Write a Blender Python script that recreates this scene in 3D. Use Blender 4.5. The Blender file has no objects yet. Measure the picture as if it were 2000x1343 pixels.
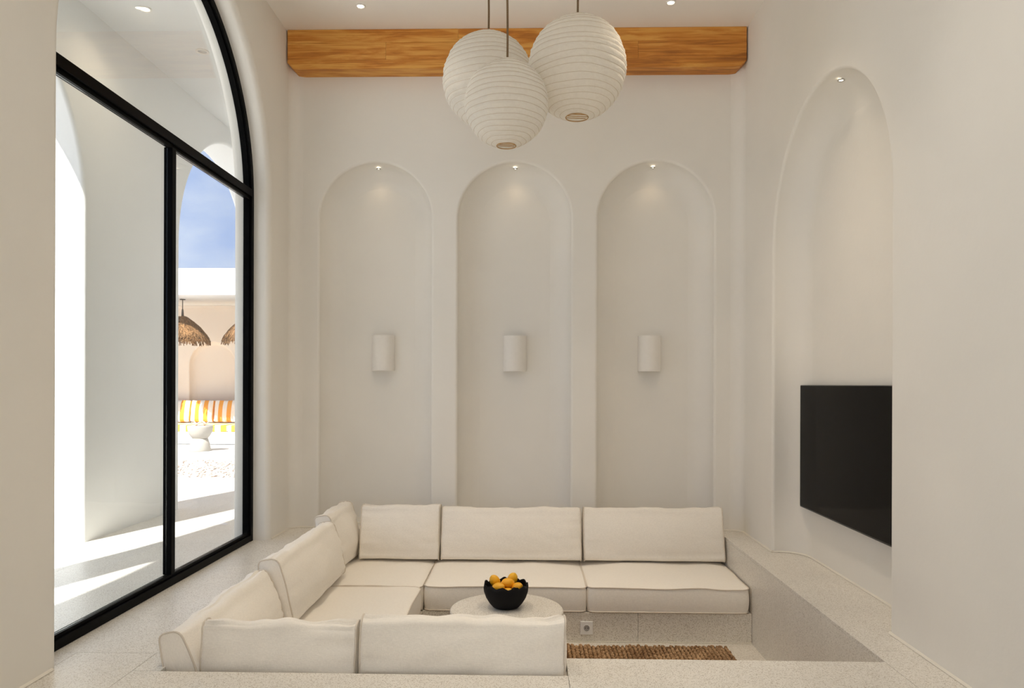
import bpy, bmesh, math, random
from math import sin, cos, pi, radians, sqrt, exp
from mathutils import Vector, noise

random.seed(7)
S = bpy.context.scene
COL = S.collection

# ------------------------------------------------------------------ camera
cam_d = bpy.data.cameras.new('camera')
cam = bpy.data.objects.new('camera', cam_d)
COL.objects.link(cam)
cam_d.sensor_width = 36.0
cam_d.lens = 1450.0 / 2000.0 * 36.0
cam_d.shift_y = 79.0 / 2000.0
cam_d.clip_start = 0.05
cam.location = (0, 0, 1.13)
cam.rotation_mode = 'XYZ'
from mathutils import Matrix
cam.matrix_world = (Matrix.Translation((0, 0, 1.13)) @ Matrix.Rotation(0.0232, 4, 'Z')
                    @ Matrix.Rotation(pi / 2, 4, 'X') @ Matrix.Rotation(0.0031, 4, 'Z'))
S.camera = cam

# ------------------------------------------------------------------ world
W = bpy.data.worlds.new('sky')
S.world = W
W.use_nodes = True
nt = W.node_tree
for n in list(nt.nodes):
    nt.nodes.remove(n)
wo = nt.nodes.new('ShaderNodeOutputWorld')
bg = nt.nodes.new('ShaderNodeBackground')
tc = nt.nodes.new('ShaderNodeTexCoord')
mp = nt.nodes.new('ShaderNodeMapping')
mp.inputs['Scale'].default_value = (1.0, 1.0, 2.2)
cn = nt.nodes.new('ShaderNodeTexNoise')
cn.inputs['Scale'].default_value = 3.2
cn.inputs['Detail'].default_value = 7.0
cn.inputs['Roughness'].default_value = 0.55
cr = nt.nodes.new('ShaderNodeValToRGB')
cr.color_ramp.elements[0].position = 0.40
cr.color_ramp.elements[0].color = (0.21, 0.275, 0.44, 1)
cr.color_ramp.elements[1].position = 0.64
cr.color_ramp.elements[1].color = (0.43, 0.455, 0.505, 1)
nt.links.new(tc.outputs['Generated'], mp.inputs['Vector'])
nt.links.new(mp.outputs['Vector'], cn.inputs['Vector'])
nt.links.new(cn.outputs['Fac'], cr.inputs['Fac'])
nt.links.new(cr.outputs['Color'], bg.inputs['Color'])
nt.links.new(bg.outputs['Background'], wo.inputs['Surface'])
bg.inputs['Strength'].default_value = 1.0

# ------------------------------------------------------------------ sun
SUN_DIR = Vector((0.335, 0.94, -1.07)).normalized()
sd = bpy.data.lights.new('sun', 'SUN')
sd.energy = 4.8
sd.angle = radians(0.6)
sd.color = (1.0, 0.975, 0.94)
so = bpy.data.objects.new('sun', sd)
COL.objects.link(so)
so.rotation_euler = SUN_DIR.to_track_quat('-Z', 'Y').to_euler()
so.location = (-6, -8, 10)

# ------------------------------------------------------------------ view
S.view_settings.view_transform = 'Standard'
S.view_settings.look = 'None'
S.view_settings.gamma = 1.0
S.view_settings.use_curve_mapping = False
S.view_settings.exposure = 1.25
try:
    S.cycles.use_denoising = True
    S.cycles.max_bounces = 14
    S.cycles.diffuse_bounces = 10
    S.cycles.transparent_max_bounces = 16
    S.cycles.sample_clamp_indirect = 4.0
    S.cycles.caustics_reflective = False
    S.cycles.caustics_refractive = False
except Exception:
    pass
DOWNLIGHT_W = 16.5
NICHE_W = 0.35

# ------------------------------------------------------------------ materials
def mat(name):
    m = bpy.data.materials.new(name)
    m.use_nodes = True
    t = m.node_tree
    b = t.nodes['Principled BSDF']
    return m, t, b


def N(t, typ, **kw):
    n = t.nodes.new(typ)
    for k, v in kw.items():
        if k in n.inputs:
            n.inputs[k].default_value = v
        else:
            setattr(n, k, v)
    return n


def pos(t, scale=(1, 1, 1), rot=(0, 0, 0), obj=False):
    if obj:
        g = t.nodes.new('ShaderNodeTexCoord').outputs['Object']
    else:
        g = t.nodes.new('ShaderNodeNewGeometry').outputs['Position']
    m = t.nodes.new('ShaderNodeMapping')
    m.inputs['Scale'].default_value = scale
    m.inputs['Rotation'].default_value = rot
    t.links.new(g, m.inputs['Vector'])
    return m.outputs['Vector']


def ramp(t, fac, stops):
    r = t.nodes.new('ShaderNodeValToRGB')
    e = r.color_ramp.elements
    while len(e) < len(stops):
        e.new(0.5)
    for k, (p, c) in enumerate(stops):
        e[k].position = p
        e[k].color = (*c, 1)
    t.links.new(fac, r.inputs['Fac'])
    return r.outputs['Color']


def mixc(t, fac, a, b, mode='MIX'):
    m = t.nodes.new('ShaderNodeMix')
    m.data_type = 'RGBA'
    m.blend_type = mode
    if isinstance(fac, (int, float)):
        m.inputs[0].default_value = fac
    else:
        t.links.new(fac, m.inputs[0])
    for sock, v in ((6, a), (7, b)):
        if isinstance(v, tuple):
            m.inputs[sock].default_value = (*v, 1)
        else:
            t.links.new(v, m.inputs[sock])
    return m.outputs[2]


def bump(t, b, h, strength=0.2, dist=0.01):
    n = t.nodes.new('ShaderNodeBump')
    n.inputs['Strength'].default_value = strength
    n.inputs['Distance'].default_value = dist
    t.links.new(h, n.inputs['Height'])
    t.links.new(n.outputs['Normal'], b.inputs['Normal'])


def plain(name, c, rough=0.5, metal=0.0, spec=0.5):
    m, t, b = mat(name)
    n = N(t, 'ShaderNodeTexNoise', Scale=30.0)
    t.links.new(pos(t, obj=True), n.inputs['Vector'])
    col = ramp(t, n.outputs['Fac'], [(0.3, tuple(x * 0.985 for x in c)), (0.7, tuple(min(1, x * 1.01) for x in c))])
    t.links.new(col, b.inputs['Base Color'])
    b.inputs['Roughness'].default_value = rough
    b.inputs['Metallic'].default_value = metal
    b.inputs['Specular IOR Level'].default_value = spec
    return m


def plaster(name, c):
    m, t, b = mat(name)
    p = pos(t)
    n = N(t, 'ShaderNodeTexNoise', Scale=1.6, Detail=4.0)
    t.links.new(p, n.inputs['Vector'])
    col = ramp(t, n.outputs['Fac'], [(0.3, tuple(x * 0.975 for x in c)), (0.7, tuple(min(1, x * 1.02) for x in c))])
    t.links.new(col, b.inputs['Base Color'])
    b.inputs['Roughness'].default_value = 0.82
    b.inputs['Specular IOR Level'].default_value = 0.25
    n2 = N(t, 'ShaderNodeTexNoise', Scale=7.0, Detail=5.0, Roughness=0.6)
    t.links.new(p, n2.inputs['Vector'])
    bump(t, b, n2.outputs['Fac'], 0.10, 0.02)
    return m


def terrazzo(name, base, speck, light, scale=95.0, rough=0.34):
    m, t, b = mat(name)
    p = pos(t)
    n = N(t, 'ShaderNodeTexNoise', Scale=3.0, Detail=5.0)
    t.links.new(p, n.inputs['Vector'])
    c0 = ramp(t, n.outputs['Fac'], [(0.3, tuple(x * 0.95 for x in base)), (0.7, tuple(min(1, x * 1.05) for x in base))])
    v = N(t, 'ShaderNodeTexVoronoi', Scale=scale)
    t.links.new(p, v.inputs['Vector'])
    sep = t.nodes.new('ShaderNodeSeparateColor')
    t.links.new(v.outputs['Color'], sep.inputs[0])
    chip = ramp(t, sep.outputs[0], [(0.0, speck), (0.42, speck), (0.43, base), (0.75, base), (0.76, light), (1.0, light)])
    mask = ramp(t, v.outputs['Distance'], [(0.28, (1, 1, 1)), (0.42, (0, 0, 0))])
    c1 = mixc(t, mask, c0, chip)
    v2 = N(t, 'ShaderNodeTexVoronoi', Scale=scale * 2.3)
    t.links.new(p, v2.inputs['Vector'])
    sep2 = t.nodes.new('ShaderNodeSeparateColor')
    t.links.new(v2.outputs['Color'], sep2.inputs[0])
    g = N(t, 'ShaderNodeMath', operation='GREATER_THAN')
    g.inputs[1].default_value = 0.82
    t.links.new(sep2.outputs[1], g.inputs[0])
    c2 = mixc(t, g.outputs[0], c1, tuple(x * 0.75 for x in speck))
    c3 = mixc(t, 0.55, c1, c2)
    t.links.new(c3, b.inputs['Base Color'])
    b.inputs['Roughness'].default_value = rough
    b.inputs['Specular IOR Level'].default_value = 0.5
    return m


def linen(name, c):
    m, t, b = mat(name)
    p = pos(t, obj=True)
    n = N(t, 'ShaderNodeTexNoise', Scale=9.0, Detail=4.0)
    t.links.new(p, n.inputs['Vector'])
    px = pos(t, (60, 420, 420), obj=True)
    n1 = N(t, 'ShaderNodeTexNoise', Scale=1.0, Detail=2.0)
    t.links.new(px, n1.inputs['Vector'])
    py = pos(t, (420, 420, 60), obj=True)
    n2 = N(t, 'ShaderNodeTexNoise', Scale=1.0, Detail=2.0)
    t.links.new(py, n2.inputs['Vector'])
    ad = N(t, 'ShaderNodeMath', operation='ADD')
    t.links.new(n1.outputs['Fac'], ad.inputs[0])
    t.links.new(n2.outputs['Fac'], ad.inputs[1])
    hf = N(t, 'ShaderNodeMath', operation='MULTIPLY')
    hf.inputs[1].default_value = 0.5
    t.links.new(ad.outputs[0], hf.inputs[0])
    c0 = ramp(t, hf.outputs[0], [(0.35, tuple(x * 0.93 for x in c)), (0.65, tuple(min(1, x * 1.04) for x in c))])
    t.links.new(c0, b.inputs['Base Color'])
    b.inputs['Roughness'].default_value = 0.95
    b.inputs['Specular IOR Level'].default_value = 0.1
    b.inputs['Sheen Weight'].default_value = 0.15
    mx = N(t, 'ShaderNodeMath', operation='MULTIPLY_ADD')
    mx.inputs[1].default_value = 0.25
    t.links.new(hf.outputs[0], mx.inputs[0])
    t.links.new(n.outputs['Fac'], mx.inputs[2])
    bump(t, b, mx.outputs[0], 0.35, 0.008)
    return m


def wood(name, dark, mid, lite):
    m, t, b = mat(name)
    oi = t.nodes.new('ShaderNodeObjectInfo')
    va = t.nodes.new('ShaderNodeVectorMath')
    va.operation = 'ADD'
    g = t.nodes.new('ShaderNodeNewGeometry').outputs['Position']
    sc = t.nodes.new('ShaderNodeVectorMath')
    sc.operation = 'SCALE'
    cmb = t.nodes.new('ShaderNodeCombineXYZ')
    for k in range(3):
        t.links.new(oi.outputs['Random'], cmb.inputs[k])
    t.links.new(cmb.outputs[0], sc.inputs[0])
    sc.inputs['Scale'].default_value = 37.0
    t.links.new(g, va.inputs[0])
    t.links.new(sc.outputs[0], va.inputs[1])
    mpn = t.nodes.new('ShaderNodeMapping')
    mpn.inputs['Scale'].default_value = (0.9, 6.0, 9.0)
    t.links.new(va.outputs[0], mpn.inputs['Vector'])
    n = N(t, 'ShaderNodeTexNoise', Scale=2.2, Detail=6.0, Roughness=0.6, Distortion=0.6)
    t.links.new(mpn.outputs[0], n.inputs['Vector'])
    mp2 = t.nodes.new('ShaderNodeMapping')
    mp2.inputs['Scale'].default_value = (2.0, 60.0, 120.0)
    t.links.new(va.outputs[0], mp2.inputs['Vector'])
    n2 = N(t, 'ShaderNodeTexNoise', Scale=1.0, Detail=3.0)
    t.links.new(mp2.outputs[0], n2.inputs['Vector'])
    ad = N(t, 'ShaderNodeMath', operation='MULTIPLY_ADD')
    ad.inputs[1].default_value = 0.35
    t.links.new(n2.outputs['Fac'], ad.inputs[0])
    t.links.new(n.outputs['Fac'], ad.inputs[2])
    rr = N(t, 'ShaderNodeMath', operation='MULTIPLY_ADD')
    rr.inputs[1].default_value = 0.12
    t.links.new(oi.outputs['Random'], rr.inputs[0])
    t.links.new(ad.outputs[0], rr.inputs[2])
    col = ramp(t, rr.outputs[0], [(0.54, dark), (0.70, mid), (0.86, lite)])
    t.links.new(col, b.inputs['Base Color'])
    b.inputs['Roughness'].default_value = 0.5
    bump(t, b, n2.outputs['Fac'], 0.12, 0.003)
    return m


M = {}
M['wall'] = plaster('plaster_white', (0.80, 0.775, 0.725))
M['ceil'] = plaster('plaster_ceiling', (0.86, 0.835, 0.785))
M['extwall'] = plaster('plaster_exterior', (0.745, 0.75, 0.745))
M['peach'] = plaster('plaster_warm', (0.80, 0.70, 0.60))
M['terrazzo'] = terrazzo('terrazzo_cream', (0.73, 0.70, 0.645), (0.47, 0.42, 0.345), (0.80, 0.775, 0.73), 140.0)
M['terrazzo_pit'] = terrazzo('terrazzo_greige', (0.74, 0.705, 0.64), (0.46, 0.405, 0.325), (0.81, 0.78, 0.72), 130.0)
M['grout'] = plain('grout', (0.50, 0.46, 0.40), 0.9)
M['bead'] = plain('sealant_bead', (0.74, 0.70, 0.62), 0.7)
M['linen'] = linen('linen_cream', (0.88, 0.84, 0.775))
M['piping'] = linen('linen_piping', (0.70, 0.635, 0.55))
M['wood'] = wood('teak', (0.33, 0.112, 0.012), (0.56, 0.212, 0.026), (0.72, 0.365, 0.075))
M['blackmetal'] = plain('black_aluminium', (0.002, 0.002, 0.002), 0.42, 0.0, 0.04)
M['whitemetal'] = plain('white_lacquer', (0.80, 0.77, 0.72), 0.55)
M['chrome'] = plain('brushed_metal', (0.55, 0.53, 0.50), 0.35, 1.0)
M['bowl'] = plain('black_ceramic', (0.004, 0.004, 0.005), 0.75, 0, 0.2)
M['black'] = plain('black_plastic', (0.008, 0.008, 0.008), 0.4)
M['pin'] = plain('socket_dark', (0.03, 0.03, 0.03), 0.5)
M['plastic'] = plain('white_plastic', (0.80, 0.80, 0.79), 0.35)
M['stem'] = plain('fruit_stem', (0.12, 0.10, 0.03), 0.8)
M['outstone'] = plain('pale_stone', (0.42, 0.385, 0.34), 0.8)
M['rod'] = plain('dark_bronze', (0.035, 0.025, 0.018), 0.5)


def fruit_mat():
    m, t, b = mat('lemon_skin')
    oi = t.nodes.new('ShaderNodeObjectInfo')
    n = N(t, 'ShaderNodeTexNoise', Scale=14.0, Detail=2.0)
    t.links.new(pos(t, obj=True), n.inputs['Vector'])
    c0 = ramp(t, n.outputs['Fac'], [(0.3, (0.82, 0.42, 0.010)), (0.75, (0.86, 0.55, 0.02))])
    c1 = mixc(t, oi.outputs['Random'], c0, (0.84, 0.40, 0.010))
    t.links.new(c1, b.inputs['Base Color'])
    b.inputs['Roughness'].default_value = 0.4
    v = N(t, 'ShaderNodeTexNoise', Scale=220.0)
    t.links.new(pos(t, obj=True), v.inputs['Vector'])
    bump(t, b, v.outputs['Fac'], 0.25, 0.002)
    return m


M['lemon'] = fruit_mat()


def rope_mat(name, a, c, scale=160):
    m, t, b = mat(name)
    n = N(t, 'ShaderNodeTexNoise', Scale=float(scale), Detail=3.0)
    t.links.new(pos(t), n.inputs['Vector'])
    n2 = N(t, 'ShaderNodeTexNoise', Scale=5.0)
    t.links.new(pos(t), n2.inputs['Vector'])
    ad = N(t, 'ShaderNodeMath', operation='MULTIPLY_ADD')
    ad.inputs[1].default_value = 0.5
    t.links.new(n2.outputs['Fac'], ad.inputs[0])
    t.links.new(n.outputs['Fac'], ad.inputs[2])
    col = ramp(t, ad.outputs[0], [(0.55, a), (0.95, c)])
    t.links.new(col, b.inputs['Base Color'])
    b.inputs['Roughness'].default_value = 0.95
    b.inputs['Specular IOR Level'].default_value = 0.1
    return m


M['jute'] = rope_mat('jute', (0.17, 0.09, 0.042), (0.50, 0.33, 0.185), 70)
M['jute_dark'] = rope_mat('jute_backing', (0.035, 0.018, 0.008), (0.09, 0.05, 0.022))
M['rope'] = rope_mat('hemp_cord', (0.12, 0.075, 0.04), (0.25, 0.17, 0.10), 400)
M['thatch'] = rope_mat('thatch', (0.055, 0.026, 0.011), (0.34, 0.185, 0.085), 45)
M['rib'] = plain('lantern_wire', (0.66, 0.58, 0.48), 0.8)
M['bamboo'] = plain('bamboo', (0.45, 0.27, 0.11), 0.6)
M['petal'] = plain('petal_white', (0.85, 0.80, 0.70), 0.6)
M['petal_eye'] = plain('petal_yellow', (0.85, 0.42, 0.05), 0.6)


def paper_mat():
    m, t, b = mat('rice_paper')
    p = pos(t)
    n = N(t, 'ShaderNodeTexNoise', Scale=42.0, Detail=6.0, Roughness=0.65)
    t.links.new(p, n.inputs['Vector'])
    col = ramp(t, n.outputs['Fac'], [(0.3, (0.90, 0.87, 0.81)), (0.7, (0.95, 0.925, 0.87))])
    t.links.new(col, b.inputs['Base Color'])
    b.inputs['Roughness'].default_value = 0.9
    b.inputs['Specular IOR Level'].default_value = 0.1
    bump(t, b, n.outputs['Fac'], 0.7, 0.012)
    tr = t.nodes.new('ShaderNodeBsdfTranslucent')
    t.links.new(col, tr.inputs['Color'])
    mx = t.nodes.new('ShaderNodeMixShader')
    mx.inputs[0].default_value = 0.42
    t.links.new(b.outputs[0], mx.inputs[1])
    t.links.new(tr.outputs[0], mx.inputs[2])
    t.links.new(mx.outputs[0], t.nodes['Material Output'].inputs['Surface'])
    return m


M['paper'] = paper_mat()


def glass_mat():
    m, t, b = mat('window_glass')
    t.nodes.remove(b)
    tr = t.nodes.new('ShaderNodeBsdfTransparent')
    tr.inputs['Color'].default_value = (0.97, 0.985, 0.975, 1)
    gl = t.nodes.new('ShaderNodeBsdfGlossy')
    gl.inputs['Roughness'].default_value = 0.0
    ge = t.nodes.new('ShaderNodeNewGeometry')
    dt = t.nodes.new('ShaderNodeVectorMath')
    dt.operation = 'DOT_PRODUCT'
    t.links.new(ge.outputs['Normal'], dt.inputs[0])
    t.links.new(ge.outputs['Incoming'], dt.inputs[1])
    ab = N(t, 'ShaderNodeMath', operation='ABSOLUTE')
    t.links.new(dt.outputs['Value'], ab.inputs[0])
    om = N(t, 'ShaderNodeMath', operation='SUBTRACT')
    om.inputs[0].default_value = 1.0
    t.links.new(ab.outputs[0], om.inputs[1])
    pw = N(t, 'ShaderNodeMath', operation='POWER')
    pw.inputs[1].default_value = 5.0
    t.links.new(om.outputs[0], pw.inputs[0])
    fr = N(t, 'ShaderNodeMath', operation='MULTIPLY_ADD')
    fr.inputs[1].default_value = 0.96
    fr.inputs[2].default_value = 0.03
    t.links.new(pw.outputs[0], fr.inputs[0])
    mx = t.nodes.new('ShaderNodeMixShader')
    t.links.new(fr.outputs[0], mx.inputs[0])
    t.links.new(tr.outputs[0], mx.inputs[1])
    t.links.new(gl.outputs[0], mx.inputs[2])
    t.links.new(mx.outputs[0], t.nodes['Material Output'].inputs['Surface'])
    return m


M['glass'] = glass_mat()


def screen_mat():
    m, t, b = mat('tv_screen')
    n = N(t, 'ShaderNodeTexNoise', Scale=2.0)
    t.links.new(pos(t), n.inputs['Vector'])
    col = ramp(t, n.outputs['Fac'], [(0.3, (0.004, 0.004, 0.004)), (0.7, (0.006, 0.0055, 0.005))])
    t.links.new(col, b.inputs['Base Color'])
    b.inputs['Roughness'].default_value = 0.10
    b.inputs['IOR'].default_value = 1.12
    return m


M['screen'] = screen_mat()


def lamp_mat(name, c, s):
    m, t, b = mat(name)
    b.inputs['Base Color'].default_value = (*c, 1)
    b.inputs['Emission Color'].default_value = (*c, 1)
    b.inputs['Emission Strength'].default_value = s
    return m


M['lampglow'] = lamp_mat('lamp_glow', (1.0, 0.90, 0.72), 6.0)
M['lampoff'] = plain('lamp_lens', (0.62, 0.62, 0.60), 0.3)


def stripe_mat(name, c1, c2, period, axis=0, duty=0.5, phase=0.0):
    m, t, b = mat(name)
    sp = t.nodes.new('ShaderNodeSeparateXYZ')
    t.links.new(pos(t, obj=True), sp.inputs[0])
    ad = N(t, 'ShaderNodeMath', operation='MULTIPLY_ADD')
    ad.inputs[1].default_value = 1.0 / period
    ad.inputs[2].default_value = 50.0 + phase
    t.links.new(sp.outputs[axis], ad.inputs[0])
    fr = N(t, 'ShaderNodeMath', operation='FRACT')
    t.links.new(ad.outputs[0], fr.inputs[0])
    gt = N(t, 'ShaderNodeMath', operation='GREATER_THAN')
    gt.inputs[1].default_value = duty
    t.links.new(fr.outputs[0], gt.inputs[0])
    col = mixc(t, gt.outputs[0], c1, c2)
    t.links.new(col, b.inputs['Base Color'])
    b.inputs['Roughness'].default_value = 0.9
    return m


M['stripe'] = stripe_mat('orange_stripe', (0.80, 0.76, 0.72), (0.80, 0.33, 0.035), 0.17, 0, 0.5, 0.25)
M['stripe_seat'] = stripe_mat('yellow_stripe', (0.82, 0.80, 0.74), (0.80, 0.42, 0.04), 0.22, 0, 0.5, 0.1)


def paving_mat(name, c):
    m, t, b = mat(name)
    p = pos(t)
    n = N(t, 'ShaderNodeTexNoise', Scale=2.5, Detail=6.0)
    t.links.new(p, n.inputs['Vector'])
    col = ramp(t, n.outputs['Fac'], [(0.3, tuple(x * 0.93 for x in c)), (0.7, tuple(min(1, x * 1.04) for x in c))])
    t.links.new(col, b.inputs['Base Color'])
    b.inputs['Roughness'].default_value = 0.8
    n2 = N(t, 'ShaderNodeTexNoise', Scale=40.0, Detail=4.0)
    t.links.new(p, n2.inputs['Vector'])
    bump(t, b, n2.outputs['Fac'], 0.3, 0.01)
    return m


M['paving'] = paving_mat('pale_paving', (0.66, 0.645, 0.625))
M['gravel'] = paving_mat('gravel_bed', (0.60, 0.51, 0.45))
M['pebble'] = plain('pebble', (0.64, 0.54, 0.47), 0.8)


# ------------------------------------------------------------------ mesh helpers
class MB:
    def __init__(self):
        self.v, self.f, self.s = [], [], []

    def add(self, pts, faces, smooth=False):
        o = len(self.v)
        self.v += [tuple(p) for p in pts]
        for f in faces:
            self.f.append(tuple(o + i for i in f))
            self.s.append(smooth)

    def box(self, x0, x1, y0, y1, z0, z1, bev=0.0):
        if bev <= 0:
            p = [(x, y, z) for z in (z0, z1) for y in (y0, y1) for x in (x0, x1)]
            self.add(p, [(0, 2, 3, 1), (4, 5, 7, 6), (0, 1, 5, 4), (2, 6, 7, 3), (0, 4, 6, 2), (1, 3, 7, 5)])
            return
        bm = bmesh.new()
        bmesh.ops.create_cube(bm, size=1.0)
        for v in bm.verts:
            v.co = ((x0 + x1) / 2 + v.co.x * (x1 - x0), (y0 + y1) / 2 + v.co.y * (y1 - y0), (z0 + z1) / 2 + v.co.z * (z1 - z0))
        bmesh.ops.bevel(bm, geom=bm.edges[:], offset=bev, segments=2, affect='EDGES', profile=0.5)
        bm.verts.index_update()
        self.add([v.co[:] for v in bm.verts], [[v.index for v in f.verts] for f in bm.faces])
        bm.free()

    def tube(self, path, r, n=8, closed=False, caps=True):
        P = [Vector(p) for p in path]
        m = len(P)
        rings = []
        up = None
        for i in range(m):
            a = P[(i - 1) % m] if (closed or i > 0) else P[i]
            c = P[(i + 1) % m] if (closed or i < m - 1) else P[i]
            d = (c - a)
            d = d.normalized() if d.length > 1e-9 else Vector((0, 0, 1))
            if up is None:
                up = Vector((0, 0, 1)) if abs(d.z) < 0.9 else Vector((1, 0, 0))
            s = d.cross(up)
            if s.length < 1e-6:
                s = d.cross(Vector((0, 1, 0)))
            s.normalize()
            up = s.cross(d).normalized()
            rr = r[i] if isinstance(r, (list, tuple)) else r
            rings.append([P[i] + (s * cos(2 * pi * k / n) + up * sin(2 * pi * k / n)) * rr for k in range(n)])
        pts = [q for rg in rings for q in rg]
        fs = []
        for i in range(m if closed else m - 1):
            j = (i + 1) % m
            for k in range(n):
                fs.append((i * n + k, i * n + (k + 1) % n, j * n + (k + 1) % n, j * n + k))
        self.add(pts, fs, True)
        if caps and not closed:
            self.add(rings[0], [tuple(range(n))])
            self.add(rings[-1], [tuple(range(n))])

    def lathe(self, prof, n=32, c=(0, 0, 0), smooth=True, fn=None, capb=False, capt=False):
        pts = []
        for (r, z) in prof:
            for k in range(n):
                a = 2 * pi * k / n
                q = (c[0] + r * cos(a), c[1] + r * sin(a), c[2] + z)
                pts.append(fn(q, a, r, z) if fn else q)
        fs = []
        for i in range(len(prof) - 1):
            for k in range(n):
                fs.append((i * n + k, i * n + (k + 1) % n, (i + 1) * n + (k + 1) % n, (i + 1) * n + k))
        self.add(pts, fs, smooth)
        if capb:
            self.add(pts[:n], [tuple(range(n))])
        if capt:
            self.add(pts[-n:], [tuple(range(n))])

    def mesh(self, name, m):
        me = bpy.data.meshes.new(name)
        me.from_pydata(self.v, [], self.f)
        me.materials.append(M[m] if isinstance(m, str) else m)
        me.polygons.foreach_set('use_smooth', self.s)
        bm = bmesh.new()
        bm.from_mesh(me)
        bmesh.ops.recalc_face_normals(bm, faces=bm.faces[:])
        big = [f for f in bm.faces if len(f.verts) > 4]
        if big:
            bmesh.ops.triangulate(bm, faces=big)
        bm.to_mesh(me)
        bm.free()
        return me

    def build(self, name, m, parent=None, loc=(0, 0, 0), rot=(0, 0, 0)):
        o = bpy.data.objects.new(name, self.mesh(name, m))
        COL.objects.link(o)
        o.location = loc
        o.rotation_euler = rot
        o.parent = parent
        return o


def place(name, mesh, parent=None, loc=(0, 0, 0), rot=(0, 0, 0)):
    o = bpy.data.objects.new(name, mesh)
    COL.objects.link(o)
    o.location = loc
    o.rotation_euler = rot
    o.parent = parent
    return o


def tag(o, label=None, cat=None, group=None, kind=None):
    if label:
        o['label'] = label
    if cat:
        o['category'] = cat
    if group:
        o['group'] = group
    if kind:
        o['kind'] = kind
    return o


def thing(name, label, cat, loc=(0, 0, 0), rot=(0, 0, 0), group=None):
    o = bpy.data.objects.new(name, None)
    o.empty_display_size = 0.1
    COL.objects.link(o)
    o.location = loc
    o.rotation_euler = rot
    return tag(o, label, cat, group)


def struct(name, loc=(0, 0, 0), label=None):
    o = bpy.data.objects.new(name, None)
    COL.objects.link(o)
    o.location = loc
    return tag(o, label, None, None, 'structure')


# ------------------------------------------------------------------ dimensions
XR, XL, XLO = 1.649, -1.874, -2.14
YB = 5.807
HC = 3.845
YREAR = -3.2
PX0, PX1 = -1.446, 1.459          # sunken pit
PYN, PYN2, PNX, PYB = 2.885, 3.072, 0.155, 5.745
ZP, ZB = -0.558, -0.366           # pit floor, bench top


# ------------------------------------------------------------------ arched walls
def arch_outline(c, r, zs, z0, off=0.0, n=40):
    R = r - off
    pts = [(c - R, z0), (c - R, z0 + (zs - z0) * 0.5), (c - R, zs)]
    for k in range(1, n):
        a = pi - pi * k / n
        pts.append((c + R * cos(a), zs + R * sin(a)))
    pts += [(c + R, zs), (c + R, z0 + (zs - z0) * 0.5), (c + R, z0)]
    return pts


def prof_niche(re, D, rc, n=8):
    p = [(-re + re * sin(pi / 2 * k / n), re - re * cos(pi / 2 * k / n)) for k in range(n + 1)]
    p += [(rc - rc * cos(pi / 2 * k / n), D - rc + rc * sin(pi / 2 * k / n)) for k in range(n + 1)]
    return p


def prof_open(re, D, n=8):
    p = [(-re + re * sin(pi / 2 * k / n), re - re * cos(pi / 2 * k / n)) for k in range(n + 1)]
    p += [(-re + re * cos(pi / 2 * k / n), D - re + re * sin(pi / 2 * k / n)) for k in range(n + 1)]
    return p


def sweep(mb, mp, c, r, zs, z0, prof):
    rings = [[mp(a, z, t) for (a, z) in arch_outline(c, r, zs, z0, d)] for (d, t) in prof]
    m = len(rings[0])
    pts = [q for rg in rings for q in rg]
    fs = []
    for i in range(len(rings) - 1):
        for k in range(m - 1):
            fs.append((i * m + k, i * m + k + 1, (i + 1) * m + k + 1, (i + 1) * m + k))
    mb.add(pts, fs, True)


def face_poly(mb, mp, a0, a1, z0, z1, arches, t, off):
    pts = [(a0, z0)]
    for (c, r, zs) in arches:
        pts += arch_outline(c, r, zs, z0, off)
    pts += [(a1, z0), (a1, z1), (a0, z1)]
    mb.add([mp(a, z, t) for (a, z) in pts], [tuple(range(len(pts)))])


# ---- left wall with arched windows -------------------------------------
WIN = [(0.22, 1.195, 2.46), (4.118, 1.195, 2.46)]  # first opening is unseen, added to let daylight in
mpL = lambda a, z, t: (XL - t, a, z)
mb = MB()
RE = 0.045
face_poly(mb, mpL, YREAR, YB - 0.09, 0, HC, WIN, 0, -RE)
face_poly(mb, mpL, YREAR, 12.8, 0, HC + 0.25, WIN, XL - XLO, -RE)
for (c, r, zs) in WIN:
    sweep(mb, mpL, c, r, zs, 0, prof_open(RE, XL - XLO))
wl = mb.build('wall_left', 'wall')
tag(wl, kind='structure')

# ---- back wall with three niches ----------------------------------------
RC = 0.09
NB = [(-1.2125, 0.4415, 2.43), (-0.119, 0.443, 2.427), (0.9825, 0.4515, 2.423)]
mpB = lambda a, z, t: (a, YB + t, z)
mb = MB()
face_poly(mb, mpB, XL + RC, XR - RC, 0, HC, NB, 0, -0.02)
ND, NRC = 0.20, 0.16
for (c, r, zs) in NB:
    sweep(mb, mpB, c, r, zs, 0, prof_niche(0.02, ND, NRC))
    o = arch_outline(c, r, zs, 0, NRC)
    mb.add([mpB(a, z, ND) for a, z in o], [tuple(range(len(o)))])
for sx, xc in ((-1, XL + RC), (1, XR - RC)):
    pts, fs = [], []
    for k in range(9):
        a = pi / 2 * k / 8
        x, y = xc + sx * RC * sin(a), YB - RC + RC * cos(a)
        pts += [(x, y, 0), (x, y, HC)]
    fs = [(2 * k, 2 * k + 2, 2 * k + 3, 2 * k + 1) for k in range(8)]
    mb.add(pts, fs, True)
wb = mb.build('wall_back', 'wall')
tag(wb, kind='structure')

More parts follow.
